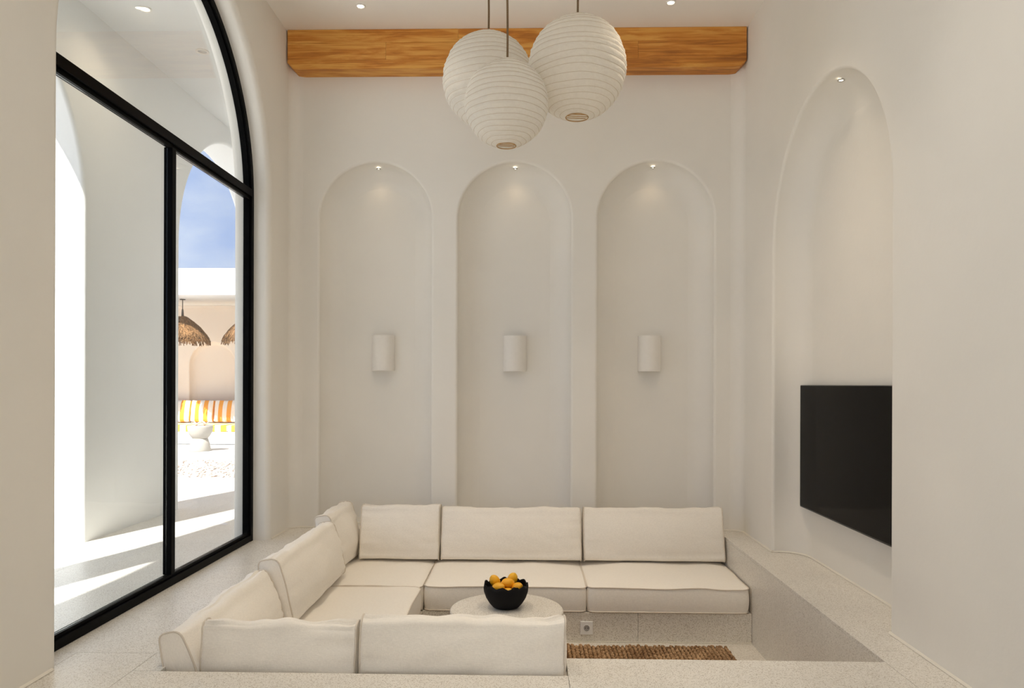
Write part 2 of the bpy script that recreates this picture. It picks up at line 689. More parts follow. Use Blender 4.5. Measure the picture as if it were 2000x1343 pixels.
# ---- right wall with the television niche ---------------------------------
NR = [(4.25, 0.822, 2.035)]
mpR = lambda a, z, t: (XR + t, a, z)
mb = MB()
face_poly(mb, mpR, YREAR, YB - RC, 0, HC, NR, 0, -0.02)
RD = 0.205
for (c, r, zs) in NR:
    sweep(mb, mpR, c, r, zs, 0, prof_niche(0.02, RD, 0.17))
    o = arch_outline(c, r, zs, 0, 0.17)
    mb.add([mpR(a, z, RD) for a, z in o], [tuple(range(len(o)))])
wr = mb.build('wall_right', 'wall')
tag(wr, kind='structure')

# ---- unseen rear wall, added and left half open to steer the daylight
mb = MB()
mb.box(0.35, XR + 0.4, YREAR - 0.25, YREAR, -0.05, HC + 0.25)
mb.box(XLO, 0.35, YREAR - 0.25, YREAR, 3.7, HC + 0.25)
tag(mb.build('wall_rear_light_block', 'wall'), kind='structure')

# ---- ceiling ------------------------------------------------------------------
mb = MB()
mb.box(XLO, XR + 0.4, YREAR, YB + 0.3, HC, HC + 0.25)
tag(mb.build('ceiling', 'ceil'), kind='structure')

# ---- baseboards: thin sealant bead where wall meets floor --------------------
def bead(name, pts, side):
    mb = MB()
    P = [Vector((x, y, 0)) for x, y in pts]
    ring = []
    for i, p in enumerate(P):
        a = P[max(i - 1, 0)]
        c = P[min(i + 1, len(P) - 1)]
        d = (c - a).normalized()
        nrm = Vector((-d.y, d.x, 0)) * side
        ring += [p + Vector((0, 0, 0.012)) - nrm * 0.002, p + nrm * 0.009 + Vector((0, 0, 0.0015)), p - nrm * 0.004]
    fs = []
    for i in range(len(P) - 1):
        for k in range(3):
            fs.append((3 * i + k, 3 * i + (k + 1) % 3, 3 * i + 3 + (k + 1) % 3, 3 * i + 3 + k))
    mb.add(ring, fs)
    return tag(mb.build(name, 'bead'), kind='structure')


def niche_path(c, r, D, rc):
    p = [(c - r, 0.0), (c - r, D - rc)]
    p += [(c - r + rc - rc * cos(pi / 2 * k / 6), D - rc + rc * sin(pi / 2 * k / 6)) for k in range(1, 7)]
    p += [(c + r - rc + rc * sin(pi / 2 * k / 6), D - rc + rc * cos(pi / 2 * k / 6)) for k in range(0, 7)]
    p += [(c + r, 0.0)]
    return p


c, r, zs = NR[0]
pr = [(XR, YREAR)] + [(XR + t, a) for a, t in niche_path(c, r, RD, 0.17)] + [(XR, YB - RC)]
bead('baseboard_right', pr, 1)
bead('baseboard_left', [(XL, YB - RC), (XL, 5.36)], 1)
bead('baseboard_pillar', [(XL, 2.88), (XL, 1.46)], 1)
pb = [(XR - RC + RC * sin(pi / 2 * (1 - k / 6)), YB - RC + RC * cos(pi / 2 * (1 - k / 6))) for k in range(7)]
for (c, r, zs) in reversed(NB):
    pb += [(a, YB + t) for a, t in reversed(niche_path(c, r, ND, NRC))]
pb += [(XL + RC - RC * sin(pi / 2 * k / 6), YB - RC + RC * cos(pi / 2 * k / 6)) for k in range(7)]
bead('baseboard_back', pb, 1)

# ---- floor slabs ----------------------------------------------------------------
fl = struct('floor')
mb = MB()
# substrate (grout bed) around the pit
for (x0, x1, y0, y1) in ((XLO + 0.001, PX0 - 0.05, YREAR, YB + 0.2), (PX1 + 0.05, 1.9, YREAR, YB + 0.2), (PX0 - 0.05, PNX, YREAR, PYN - 0.05),
                         (PNX, PX1 + 0.05, YREAR, PYN2 - 0.05), (PX0 - 0.05, PX1 + 0.05, PYB + 0.05, YB + 0.2)):
    mb.box(x0, x1, y0, y1, -0.08, -0.0205)
sub = mb.build('substrate', 'grout', fl)


def slab(x0, x1, y0, y1, par=None, m='terrazzo', z=0.0, g=0.0009):
    b = MB()
    b.box(x0 + g, x1 - g, y0 + g, y1 - g, z - 0.02, z)
    return b.build('floor_slab', m, par or fl)


XS = [XL - 0.02, PX0 - 0.112, PNX, PX1, XR + 0.005]
for j, (y0, y1) in enumerate(((YREAR, -1.7), (-1.7, -0.5), (-0.5, 0.7), (0.7, 1.8))):
    for i in range(4):
        slab(XS[i], XS[i + 1], y0, y1)
slab(PX0 - 0.112, PNX, 1.8, PYN)
slab(PNX, PX1, 1.8, PYN2)
slab(PX1, XR + 0.005, 1.8, 3.2)
slab(PX1, XR + 0.21, 3.2, YB + 0.02)
slab(XL - 0.02, PX0 - 0.112, 1.8, 3.076)
slab(PX0 - 0.1115, PX0, PYN, 3.076)
# ledge between window and pit, back ledge
slab(XLO, XL - 0.02, PYN, 3.076)
for (y0, y1) in ((3.076, 4.28), (4.28, YB + 0.02)):
    slab(XLO, PX0, y0, y1)
for (x0, x1) in ((PX0, -0.5), (-0.5, 0.5), (0.5, PX1)):
    slab(x0, x1, PYB, YB + 0.22)
slab(XLO, XL - 0.02, YREAR, 1.8)
slab(XLO, XL - 0.02, 1.8, PYN)
# corridor outside the window
XA, XAO = -3.15, -3.52
for j in range(12):
    y0 = YREAR + 1.2 * j
    slab(XAO, -2.83, y0, y0 + 1.2)
    slab(-2.83, XLO, y0, y0 + 1.2)
mb = MB()
mb.box(XAO, XLO, YREAR, 12.8, -0.08, -0.0205)
mb.build('substrate', 'grout', fl)

# ---- the sunken pit ------------------------------------------------------------------
def pwall(name, boxes, m='terrazzo_pit'):
    mb = MB()
    for b in boxes:
        mb.box(*b)
    return tag(mb.build(name, m), kind='structure')


TK = 0.04
wp = struct('wall_pit')
def ppanel(*b):
    q = MB()
    q.box(*b)
    return q.build('panel', 'terrazzo_pit', wp)
for y0, y1 in ((PYN2, 3.98), (3.98, 4.885), (4.885, PYB)):
    ppanel(PX1, PX1 + TK, y0 + 0.0008, y1 - 0.0008, ZP, -0.0205)
for y0, y1 in ((PYN, 3.9), (3.9, 4.885), (4.885, PYB)):
    ppanel(PX0 - TK, PX0, y0 + 0.0008, y1 - 0.0008, ZP, -0.0205)
for x0, x1 in ((PX0, -0.5), (-0.5, 0.5), (0.5, PX1)):
    ppanel(x0 + 0.0008, x1 - 0.0008, PYB, PYB + TK, ZP, -0.0205)
ppanel(PX0, PNX, PYN - TK, PYN, ZP, -0.0205)
ppanel(PNX - TK, PNX - 0.0005, PYN, PYN2 - 0.001, ZB, -0.0205)
ppanel(PNX, 0.807, PYN2 - TK, PYN2, ZP, -0.0205)
ppanel(0.808, PX1, PYN2 - TK, PYN2, ZP, -0.0205)

fp = struct('floor_pit')
for x0, x1 in ((PX0, -0.09), (-0.09, 0.718), (0.718, PX1 + TK)):
    for y0, y1 in ((PYN - TK, 3.9), (3.9, PYB + TK)):
        q = MB()
        q.box(x0 + 0.0008, x1 - 0.0008, y0 + 0.0008, y1 - 0.0008, ZP - 0.03, ZP)
        q.build('floor_slab', 'terrazzo_pit', fp)
q = MB()
q.box(PX0 - 0.1, PX1 + 0.1, PYN - 0.1, PYB + 0.1, ZP - 0.08, ZP - 0.031)
q.build('substrate', 'grout', fp)

# ---- built-in terrazzo bench: body, fronts, tops
BF = 4.885        # front of the back bench
LF = -0.70        # front of the side bench
NF = 3.60         # front of the near bench
bench = thing('terrazzo_bench', 'built-in speckled terrazzo bench base running around the sunken seating pit', 'bench', (0, 0, ZP))
def bpart(name, *b):
    q = MB()
    x0, x1, y0, y1, z0, z1 = b
    q.box(x0, x1, y0, y1, z0 - ZP, z1 - ZP)
    return q.build(name, 'terrazzo_pit', bench)
g = 0.0008
for x0, x1 in ((LF, -0.09), (-0.09, 0.718), (0.718, PX1 - 0.001)):
    bpart('front_panel', x0 + g, x1 - g, BF, BF + 0.03, ZP + 0.001, ZB)
bpart('front_panel', LF - 0.03, LF, NF, BF - g, ZP + 0.001, ZB)
for x0, x1 in ((LF, PNX),):
    bpart('front_panel', x0 + g, x1 - g, NF - 0.03, NF, ZP + 0.001, ZB)
bpart('end_panel', PNX - 0.03, PNX - g, PYN2, NF - 0.032, ZP + 0.001, ZB)
bpart('bench_top', PX0 + 0.001, PX1 - 0.001, BF + 0.031, PYB - 0.001, ZB - 0.03, ZB)
bpart('bench_top', PX0 + 0.001, LF - 0.031, PYN + 0.001, BF + 0.030, ZB - 0.03, ZB)
bpart('bench_top', LF - 0.03, PNX - 0.045, PYN + 0.001, NF - 0.031, ZB - 0.03, ZB)
q = MB()
for b in ((LF, PX1, BF - 0.006, BF, ZP, ZP + 0.006), ):
    q.box(b[0], b[1], b[2], b[3], b[4] - ZP + 0.001, b[5] - ZP)
q.build('sealant_bead', 'bead', bench)

# ---- wooden beam -----------------------------------------------------------------------
YBM = 5.656
bm_t = struct('trim_1', label='orange-brown laminated wooden beam under the ceiling above the three niches')
tag(bm_t, None, None)
ZB0 = 3.541
rows = [(HC - 0.001, 3.742, [XL + 0.012, -0.55, 0.42, XR - 0.012]),
        (3.742, 3.612, [XL + 0.012, -1.105, 0.82, XR - 0.012]),
        (3.612, ZB0, [XL + 0.012, -0.2, XR - 0.012])]
for zi, (zt, zb, xs) in enumerate(rows):
    for i in range(len(xs) - 1):
        x0, x1 = xs[i] + (0.0006 if i else 0), xs[i + 1] - (0.0006 if i < len(xs) - 2 else 0)
        t0, b0 = zt - 0.0005, zb + 0.0005
        cl = 0.06 if (zi == 2 and i == 0) else 0.0
        crr = 0.06 if (zi == 2 and i == len(xs) - 2) else 0.0
        poly = [(x0, t0), (x1, t0)]
        if crr:
            poly += [(x1, b0 + 0.045), (x1 - 0.045, b0 + 0.006), (x1 - 0.10, b0)]
        else:
            poly += [(x1, b0)]
        if cl:
            poly += [(x0 + 0.10, b0), (x0 + 0.045, b0 + 0.006), (x0, b0 + 0.05)]
        else:
            poly += [(x0, b0)]
        q = MB()
        n = len(poly)
        yf = YBM + 0.0012 * ((zi * 3 + i) % 3)
        q.add([(x, yf, z) for x, z in poly] + [(x, YB - 0.001, z) for x, z in poly],
              [tuple(range(n)), tuple(range(n, 2 * n))] + [(k, (k + 1) % n, n + (k + 1) % n, n + k) for k in range(n)])
        q.build('board', 'wood', bm_t)

# ---- window: black frame, transom, mullion, panes -------------------------------------
def make_window(name, c, r, zs):
    w = struct(name)
    XFr = -1.989
    fw, dp = 0.040, 0.062
    a = arch_outline(c, r - 0.002, zs, 0.0, 0.0, 48)
    bo = arch_outline(c, r - 0.002, zs, 0.0, fw, 48)
    q = MB()

    def strip(o, i, x0, x1):
        m = len(o)
        pts = [(x0, y, z) for y, z in o] + [(x0, y, z) for y, z in i] + [(x1, y, z) for y, z in i] + [(x1, y, z) for y, z in o]
        fs = []
        for L0, L1 in ((0, 1), (1, 2), (2, 3), (3, 0)):
            for k in range(m - 1):
                fs.append((L0 * m + k, L0 * m + k + 1, L1 * m + k + 1, L1 * m + k))
        q.add(pts, fs)
    strip(a, bo, XFr, XFr - dp)
    b2 = arch_outline(c, r - 0.002, zs, 0.0, fw + 0.012, 48)
    strip(bo, b2, XFr - 0.016, XFr - dp + 0.016)
    q.build('frame', 'blackmetal', w)
    q = MB()
    q.box(XFr - dp, XFr, c - r + fw, c + r - fw, 0.001, 0.045, 0.003)
    q.box(XFr - dp + 0.016, XFr - 0.014, c - r + fw, c + r - fw, 0.045, 0.062, 0.002)
    q.build('bottom_rail', 'blackmetal', w)
    q = MB()
    q.box(XFr - dp, XFr, c - r + fw, c + r - fw, zs + 0.008, zs + 0.062, 0.003)
    q.box(XFr - dp + 0.016, XFr - 0.014, c - r + fw, c + r - fw, zs - 0.012, zs + 0.008, 0.002)
    q.build('transom', 'blackmetal', w)
    q = MB()
    q.box(XFr - dp + 0.01, XFr - 0.004, c - 0.024, c + 0.024, 0.0625, zs - 0.0125, 0.003)
    q.build('mullion', 'blackmetal', w)
    xg = XFr - 0.030
    for y0, y1 in ((c - r + fw, c - 0.0245), (c + 0.0245, c + r - fw)):
        q = MB()
        q.box(xg - 0.006, xg, y0, y1, 0.0625, zs - 0.0125)
        q.build('pane', 'glass', w)
    q = MB()
    R2 = r - fw - 0.004
    y2 = sqrt(max(R2 * R2 - 0.063 ** 2, 0))
    a0 = math.asin(0.063 / R2)
    pl = [(c + R2 * cos(a0 + (pi - 2 * a0) * k / 40), zs + R2 * sin(a0 + (pi - 2 * a0) * k / 40)) for k in range(41)]
    n = len(pl)
    q.add([(xg, y, z) for y, z in pl] + [(xg - 0.006, y, z) for y, z in pl],
          [tuple(range(n)), tuple(range(n, 2 * n))] + [(k, (k + 1) % n, n + (k + 1) % n, n + k) for k in range(n)])
    q.build('pane', 'glass', w)
    return w


make_window('window_1', *WIN[1])
make_window('window_unseen_fill', *WIN[0])  # added out of view to bring daylight onto the near right wall

# ---- arcade outside -----------------------------------------------------------------------
ARC = [(1.24, 1.245, 2.38), (3.94, 1.245, 2.38), (7.86, 1.245, 2.38)]
mpA = lambda a, z, t: (XA - t, a, z)
mb = MB()
TA = XA - XAO
face_poly(mb, mpA, YREAR, 11.2, 0, 4.15, ARC, 0, -0.03)
face_poly(mb, mpA, YREAR, 11.2, 0, 4.15, ARC, TA, -0.03)
for (c, r, zs) in ARC:
    sweep(mb, mpA, c, r, zs, 0, prof_open(0.03, TA))
mb.add([(XA, 11.2, 0), (XAO, 11.2, 0), (XAO, 11.2, 4.15), (XA, 11.2, 4.15)], [(0, 1, 2, 3)])
mb.add([(XA, YREAR, 0), (XAO, YREAR, 0), (XAO, YREAR, 4.15), (XA, YREAR, 4.15)], [(0, 1, 2, 3)])
tag(mb.build('wall_arcade', 'extwall'), kind='structure')
mb = MB()
mb.box(XA + 0.0, XLO, YREAR, 11.2, 3.80, 4.10)
tag(mb.build('ceiling_corridor', 'extwall'), kind='structure')

# ---- ground outside --------------------------------------------------------------------------
mb = MB()
mb.box(-40, XAO, -30, 8.95, -0.25, -0.012)
mb.box(-40, XAO, 11.05, 40, -0.25, -0.012)
mb.box(XAO, 40, -30, YREAR, -0.25, -0.012)
mb.box(XAO, XLO, 12.8, 40, -0.25, -0.012)
tag(mb.build('ground_paving', 'paving'), kind='structure')
mb = MB()
mb.box(-40, XAO, 8.95, 11.05, -0.25, -0.03)
tag(mb.build('ground_gravel_bed', 'gravel'), kind='structure')

mb = MB()
for k in range(5200):
    x, y = random.uniform(-8.5, -3.6), random.uniform(8.98, 11.02)
    s = random.uniform(0.018, 0.042)
    a = random.uniform(0, pi)
    ca, sa = cos(a) * s, sin(a) * s
    z = -0.03 + s * 0.3
    p = [(x + ca, y + sa, z), (x - sa * .7, y + ca * .7, z), (x - ca, y - sa, z), (x + sa * .7, y - ca * .7, z), (x, y, z + s * .45), (x, y, z - s * .4)]
    mb.add(p, [(0, 1, 4), (1, 2, 4), (2, 3, 4), (3, 0, 4), (1, 0, 5), (2, 1, 5), (3, 2, 5), (0, 3, 5)], True)
tag(mb.build('gravel', 'pebble'), 'strip of beige pebbles across the sunny courtyard', 'gravel', kind='stuff')

# ------------------------------------------------------------------ cushions
def cushion(name, label, Wd, A, T0, T1, loc, rot, group, seat=False, bulge=0.03, bulge_back=None, seed=0, ear=0.012, wr=0.006, m='linen', mp='piping'):
    """width Wd, second dimension A (height or depth), thickness from T0 (bottom) to T1 (top)."""
    root = thing(name, label, 'cushion', loc, rot, group)
    bb = bulge if bulge_back is None else bulge_back
    Rc = 0.045

    def Pt(u, v, w):
        x, z = u * Wd / 2, v * A / 2
        ax, az = abs(x) - (Wd / 2 - Rc), abs(z) - (A / 2 - Rc)
        if ax > 0 and az > 0:
            k = max(ax, az) / sqrt(ax * ax + az * az)
            x = math.copysign(Wd / 2 - Rc + ax * k, x)
            z = math.copysign(A / 2 - Rc + az * k, z)
        f = (v + 1) / 2
        T = T0 + (T1 - T0) * f
        y = w * T / 2
        e = max(0.0, (1 - u * u)) ** 0.45 * max(0.0, (1 - v * v)) ** 0.45
        B = bulge if w < 0 else bb
        y += math.copysign(1, w) * (abs(w) ** 3) * B * e
        sx = noise.noise(Vector((x * 3.1 + seed * 9.1, z * 3.1, w * 2.0 + 4)))
        d_e = min(Wd / 2 * (1 - abs(u)), A / 2 * (1 - abs(v)))
        # puckers running in from the seams, soft creases across the face
        s = (x if abs(v) * A > abs(u) * Wd * 0.9 else z)
        pk = noise.noise(Vector((s * 26.0 + seed * 3.7, seed * 1.3, w * 1.5))) * exp(-d_e / 0.07) * (1 - exp(-d_e / 0.012))
        cr_ = noise.noise(Vector((x * 9.0 + z * 5 + seed * 5.3, z * 16.0, w + seed)))
        y += (0.0 if (seat and w > 0) else 1.0) * math.copysign(1, w) * abs(w) * (sx * 0.010 + pk * wr * 2.2 + cr_ * wr * 0.55)
        # boxing side bulges a little
        q = (1 - w * w) * 0.008
        if abs(u) > 0.999:
            x += math.copysign(q, u)
        if abs(v) > 0.999:
            z += math.copysign(q, v)
        # outline: ears at the corners, slight sag between
        if not seat:
            z += ear * (abs(u) ** 8) * (1 if v > 0 else -0.3) * abs(v) ** 4
            z += 0.008 * noise.noise(Vector((x * 6.5 + seed * 2.1, 3.0, seed))) * (1 if v > 0 else 0) * abs(v) ** 3
            x += 0.006 * noise.noise(Vector((7.0, z * 8 + seed, seed * 1.7))) * abs(u) ** 3
        else:
            y += (0.006 * noise.noise(Vector((x * 5, z * 5, seed + 0.5)))) * (1 if w < 0 else 0)
        if seat:
            return Vector((x, z, -y))
        return Vector((x, y, z + A / 2))

    nu, nv, nw = 40, 24, 6
    mb = MB()

    def grid(fn, n1, n2):
        pts = [fn(-1 + 2 * i / n1, -1 + 2 * j / n2) for j in range(n2 + 1) for i in range(n1 + 1)]
        fs = [(j * (n1 + 1) + i, j * (n1 + 1) + i + 1, (j + 1) * (n1 + 1) + i + 1, (j + 1) * (n1 + 1) + i) for j in range(n2) for i in range(n1)]
        mb.add(pts, fs, True)
    grid(lambda a, b: Pt(a, b, -1), nu, nv)
    grid(lambda a, b: Pt(a, b, 1), nu, nv)
    grid(lambda a, b: Pt(a, 1, b), nu, nw)
    grid(lambda a, b: Pt(a, -1, b), nu, nw)
    grid(lambda a, b: Pt(1, a, b), nv, nw)
    grid(lambda a, b: Pt(-1, a, b), nv, nw)
    cov = mb.build('cover', m, root)
    for w in (-1, 1):
        path = []
        for k in range(nu):
            path.append((-1 + 2 * k / nu, -1))
        for k in range(nv):
            path.append((1, -1 + 2 * k / nv))
        for k in range(nu):
            path.append((1 - 2 * k / nu, 1))
        for k in range(nv):
            path.append((-1, 1 - 2 * k / nv))
        pp = [Pt(u, v, w) for u, v in path]
        cen = sum(pp, Vector()) / len(pp)
        q = MB()
        q.tube([p + (p - cen).normalized() * 0.002 for p in pp], 0.0042, 6, closed=True)
        q.build('piping', mp, cov)
    return root


def wrap_cushion(name, label, Wd, H, Tb, Tt, loc, rot, group, bulge=0.03, bulge_back=0.01, seed=0, folds=0.006):
    """Back cushion: one panel wrapped front-over-top-to-back, piped flat panels at both ends. Front is -y."""
    root = thing(name, label, 'cushion', loc, rot, group)
    cor = [((-Tb / 2, 0.0), 0.045), ((-Tt / 2, H), min(0.05, Tt * 0.48)), ((Tt / 2, H), min(0.03, Tt * 0.4)), ((Tb / 2, 0.0), 0.03)]
    sec = []          # (y, z, outward ny, nz, weight of the bulge, is_front)
    n = len(cor)
    for i in range(n):
        p0, p1, p2 = Vector(cor[i - 1][0]), Vector(cor[i][0]), Vector(cor[(i + 1) % n][0])
        r = cor[i][1]
        a_ = p1 + (p0 - p1).normalized() * r
        b_ = p1 + (p2 - p1).normalized() * r
        for k in range(7):
            t = k / 6
            sec.append(tuple(a_ * (1 - t) ** 2 + p1 * 2 * t * (1 - t) + b_ * t * t) + (0.0, i))
        q1 = p2 + (p1 - p2).normalized() * cor[(i + 1) % n][1]
        m_ = 14 if i in (0, 2) else 5
        for k in range(1, m_):
            t = k / m_
            q = b_ * (1 - t) + q1 * t
            sec.append((q.x, q.y, sin(pi * t) ** 0.8, i))
    m = len(sec)
    cy, cz = 0.0, H / 2
    nu = 48

    def P(u, i):
        y, z, wgt, side = sec[i % m]
        x = u * Wd / 2
        e = max(0.0, 1 - u * u) ** 0.42
        d = Wd / 2 * (1 - abs(u))
        dy, dz = y - cy, (z - cz)
        if side == 0:
            y -= bulge * wgt * (0.12 + 0.88 * e)
        elif side == 2:
            y += bulge_back * wgt * (0.12 + 0.88 * e)
        # ends pinch inwards a little, top swells in the middle
        y *= 0.94 + 0.06 * e
        top = max(0.0, (z - H * 0.55) / (H * 0.45))
        z += top * (0.012 * abs(u) ** 12 + 0.012 * e - 0.010 + 0.012 * noise.noise(Vector((x * 4.2 + seed * 2.7, seed, 1.0))))
        # puckers running in from the end seams
        pk = noise.noise(Vector((i / m * 34.0 + seed * 3.1, 7.0 + (1 if u > 0 else 0), seed))) * exp(-d / 0.10) * (1 - exp(-d / 0.012))
        # folds dropping from the top edge
        fo = noise.noise(Vector((x * 14.0 + seed * 5.1, z * 2.2, 3.0))) * exp(-max(0.0, H - z) / 0.11)
        big = noise.noise(Vector((x * 3.3 + seed * 8.0, z * 4.0, 9.0 + (y > 0))))
        cr_ = noise.noise(Vector((x * 7.0 + z * 9.0 + seed, z * 13.0, 2.0)))
        amp = pk * folds * 4.0 + fo * folds * 1.15 * (1 - exp(-d / 0.03)) + big * 0.015 * e + cr_ * folds * 0.9 * e
        L = sqrt(dy * dy * 4 + dz * dz * 0.25) + 1e-6
        y += amp * (dy * 2) / L
        z += amp * (dz * 0.5) / L * (0.3 if z < H * 0.3 else 1)
        x += 0.006 * noise.noise(Vector((5.0, z * 9 + seed, y * 9))) * abs(u) ** 4
        return Vector((x, y, max(z, 0.0)))

    mb = MB()
    us = [-cos(pi * k / nu) for k in range(nu + 1)]
    us = [0.5 * a + 0.5 * (-1 + 2 * k / nu) for k, a in enumerate(us)]
    pts = [P(u, i) for u in us for i in range(m)]
    fs = [(j * m + i, j * m + (i + 1) % m, (j + 1) * m + (i + 1) % m, (j + 1) * m + i) for j in range(nu) for i in range(m)]
    mb.add(pts, fs, True)
    mb.build('cover', 'linen', root)
    for sgn in (-1, 1):
        ring = [P(sgn, i) for i in range(m)]
        cen = sum(ring, Vector()) / m
        mb = MB()
        pp = list(ring)
        K = 5
        for k in range(1, K + 1):
            f = 1 - k / K
            for i in range(m):
                q = cen + (ring[i] - cen) * f
                q.x += sgn * (0.010 * (1 - f * f) + 0.004 * noise.noise(Vector((q.y * 30 + q.z * 22, q.z * 30, seed + 5.0))) * (1 - f))
                pp.append(q)
        fs = [(k * m + i, k * m + (i + 1) % m, (k + 1) * m + (i + 1) % m, (k + 1) * m + i) for k in range(K) for i in range(m)]
        mb.add(pp, fs, True)
        ep = mb.build('end_panel', 'linen', root)
        mb = MB()
        mb.tube([p + (p - cen).normalized() * 0.002 for p in ring], 0.0042, 6, closed=True)
        mb.build('piping', 'piping', ep)
    return root


ST = 0.155      # seat thickness at the edge
ZS = ZB + 0.002
gS = 'seat cushions in the sunken pit'
# seats: rot 0: width along x, depth along y
def seat(x0, x1, y0, y1, label, seed):
    return cushion('seat_cushion', label, x1 - x0 - 0.008, y1 - y0 - 0.008, ST, ST,
                   ((x0 + x1) / 2, (y0 + y1) / 2, ZS + ST / 2 + 0.006), (0, 0, 0), gS, seat=True, bulge=0.018, bulge_back=0.001, seed=seed, wr=0.003)


seat(0.385, PX1 - 0.012, BF - 0.012, PYB - 0.02, 'cream linen seat cushion at the end of the back bench, beside the terrazzo side wall', 1)
seat(LF + 0.006, 0.383, BF - 0.006, PYB - 0.02, 'cream linen middle seat cushion of the back bench, behind the round table', 2)
seat(PX0 + 0.012, LF, BF - 0.02, PYB - 0.02, 'cream linen corner seat cushion where the back and window-side benches meet', 3)
seat(PX0 + 0.012, LF, 3.66, BF - 0.024, 'cream linen seat cushion on the window-side bench, next to the corner seat', 4)
seat(PX0 + 0.012, LF, PYN + 0.012, 3.655, 'cream linen corner seat cushion mostly hidden below the two nearest back cushions', 5)
seat(LF + 0.004, PNX - 0.045, PYN + 0.012, NF - 0.002, 'cream linen seat cushion of the near bench, hidden behind the nearest back cushion', 6)

gB = 'back cushions in the sunken pit'
ZC = ZS + ST + 0.030
def lean_back(x0, x1, H, label, seed, yc=5.560):
    return wrap_cushion('back_cushion', label, x1 - x0 - 0.016, H, 0.18, 0.10, ((x0 + x1) / 2, yc, ZC), (radians(-8), 0, 0), gB, 0.044, 0.012, seed)


lean_back(0.402, 1.447, 0.385, 'cream linen back cushion at the end of the back row, nearest the television', 11)
lean_back(-0.655, 0.395, 0.38, 'cream linen middle back cushion of the back row, directly behind the round table', 12)
lean_back(-1.262, -0.66, 0.395, 'short cream linen back cushion in the back row, filling the corner by the window', 13, 5.555)


def lean_left(y0, y1, H, label, seed, xc=-1.335, tb=0.185, tt=0.115, lean=9):
    # front faces +x
    return wrap_cushion('back_cushion', label, y1 - y0 - 0.016, H, tb, tt, (xc, (y0 + y1) / 2, ZC), (radians(-lean), 0, radians(90)), gB, 0.042, 0.004, seed)


lean_left(5.075, 5.725, 0.40, 'cream linen back cushion tucked in the far corner of the window-side row', 21, -1.362, 0.15)
lean_left(3.93, 5.068, 0.37, 'long cream linen back cushion in the middle of the window-side row', 22)
lean_left(2.925, 3.922, 0.322, 'cream linen back cushion at the near end of the window-side row, end panel in view', 23, -1.352, 0.148, 0.10, 14.5)


def lean_near(x0, x1, H, label, seed):
    return wrap_cushion('back_cushion', label, x1 - x0 - 0.014, H, 0.15, 0.09, ((x0 + x1) / 2, 3.016, ZC), (radians(-3), 0, radians(180)), gB, 0.03, 0.034, seed, 0.009)


lean_near(-1.318, -0.684, 0.345, 'shorter cream linen back cushion seen from behind in the nearest row', 31)
lean_near(-0.680, 0.150, 0.368, 'wide cream linen back cushion seen from behind, in front of the table', 32)

# ------------------------------------------------------------------ rug, table, bowl, fruit
rug = thing('jute_rug', 'chunky brown braided jute rug on the pit floor', 'rug', (0, 0, ZP))
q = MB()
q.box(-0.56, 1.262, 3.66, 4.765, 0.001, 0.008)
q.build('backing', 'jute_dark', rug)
q = MB()
for i in range(70):
    x = -0.555 + i * 0.0262
    path, rad = [], []
    y = 3.655 + random.uniform(-0.012, 0.012)
    k = 0
    y_end = 4.772 + 0.012 * noise.noise(Vector((x * 3, 0, 0))) + random.uniform(-0.006, 0.006)
    while y < y_end:
        ph = (k + 2 * (i % 2)) % 4
        path.append((x + random.uniform(-0.002, 0.002) + (0.004 if ph < 2 else -0.004), y, 0.015 + random.uniform(-0.001, 0.002)))
        rad.append((0.004, 0.0115, 0.0140, 0.0115)[ph] * random.uniform(0.9, 1.1))
        y += 0.0118
        k += 1
    q.tube(path, rad, 6)
tag(q.build('weave', 'jute', rug), 'thick twisted jute strands', kind='stuff')

ZT = -0.18
TX, TY = -0.128, 4.345
tb = thing('round_table', 'round pale terrazzo drum table standing in the middle of the pit', 'table', (TX, TY, ZP + 0.030))
Ht = ZT - (ZP + 0.030)
q = MB()
R0 = 0.332
q.lathe([(0.0, Ht), (R0 - 0.012, Ht), (R0 - 0.004, Ht - 0.003), (R0, Ht - 0.012), (R0, Ht - 0.052), (R0 - 0.003, Ht - 0.056), (0.0, Ht - 0.056)], 72, smooth=True)
q.build('table_top', 'terrazzo', tb)
q = MB()
q.lathe([(0.0, Ht - 0.0565), (R0 - 0.012, Ht - 0.0565), (R0 - 0.012, 0.008), (R0 - 0.02, 0.0), (0.0, 0.0)], 72, smooth=False)
q.build('base_drum', 'terrazzo', tb)
tb.children[0]  # top

# bowl with an irregular torn rim
BX, BY = -0.133, 4.372
bowl = thing('fruit_bowl', 'matte black ceramic bowl with a jagged rim holding yellow fruit on the table', 'bowl', (BX, BY, ZT))
NB_ = 96
def rim(a):
    k = a / (2 * pi) * 11
    s = abs((k % 1.0) - 0.5) * 2
    return 0.018 * (s - 0.5) + 0.010 * noise.noise(Vector((cos(a) * 2.1, sin(a) * 2.1, 1.0))) + 0.004 * noise.noise(Vector((cos(a) * 9, sin(a) * 9, 4.0)))
outer = [(0.0, 0.0), (0.062, 0.0), (0.078, 0.006), (0.098, 0.028), (0.118, 0.06), (0.130, 0.095), (0.132, 0.12), (0.129, 0.138)]
inner = [(0.121, 0.138), (0.124, 0.12), (0.121, 0.095), (0.110, 0.062), (0.090, 0.03), (0.06, 0.014), (0.0, 0.012)]
def bfn(p, a, r, z):
    f = max(0.0, min(1.0, (z - 0.05) / 0.088))
    return (p[0], p[1], p[2] + rim(a) * f ** 1.5)
q = MB()
q.lathe(outer + inner, NB_, fn=bfn)
q.build('bowl_body', 'bowl', bowl)

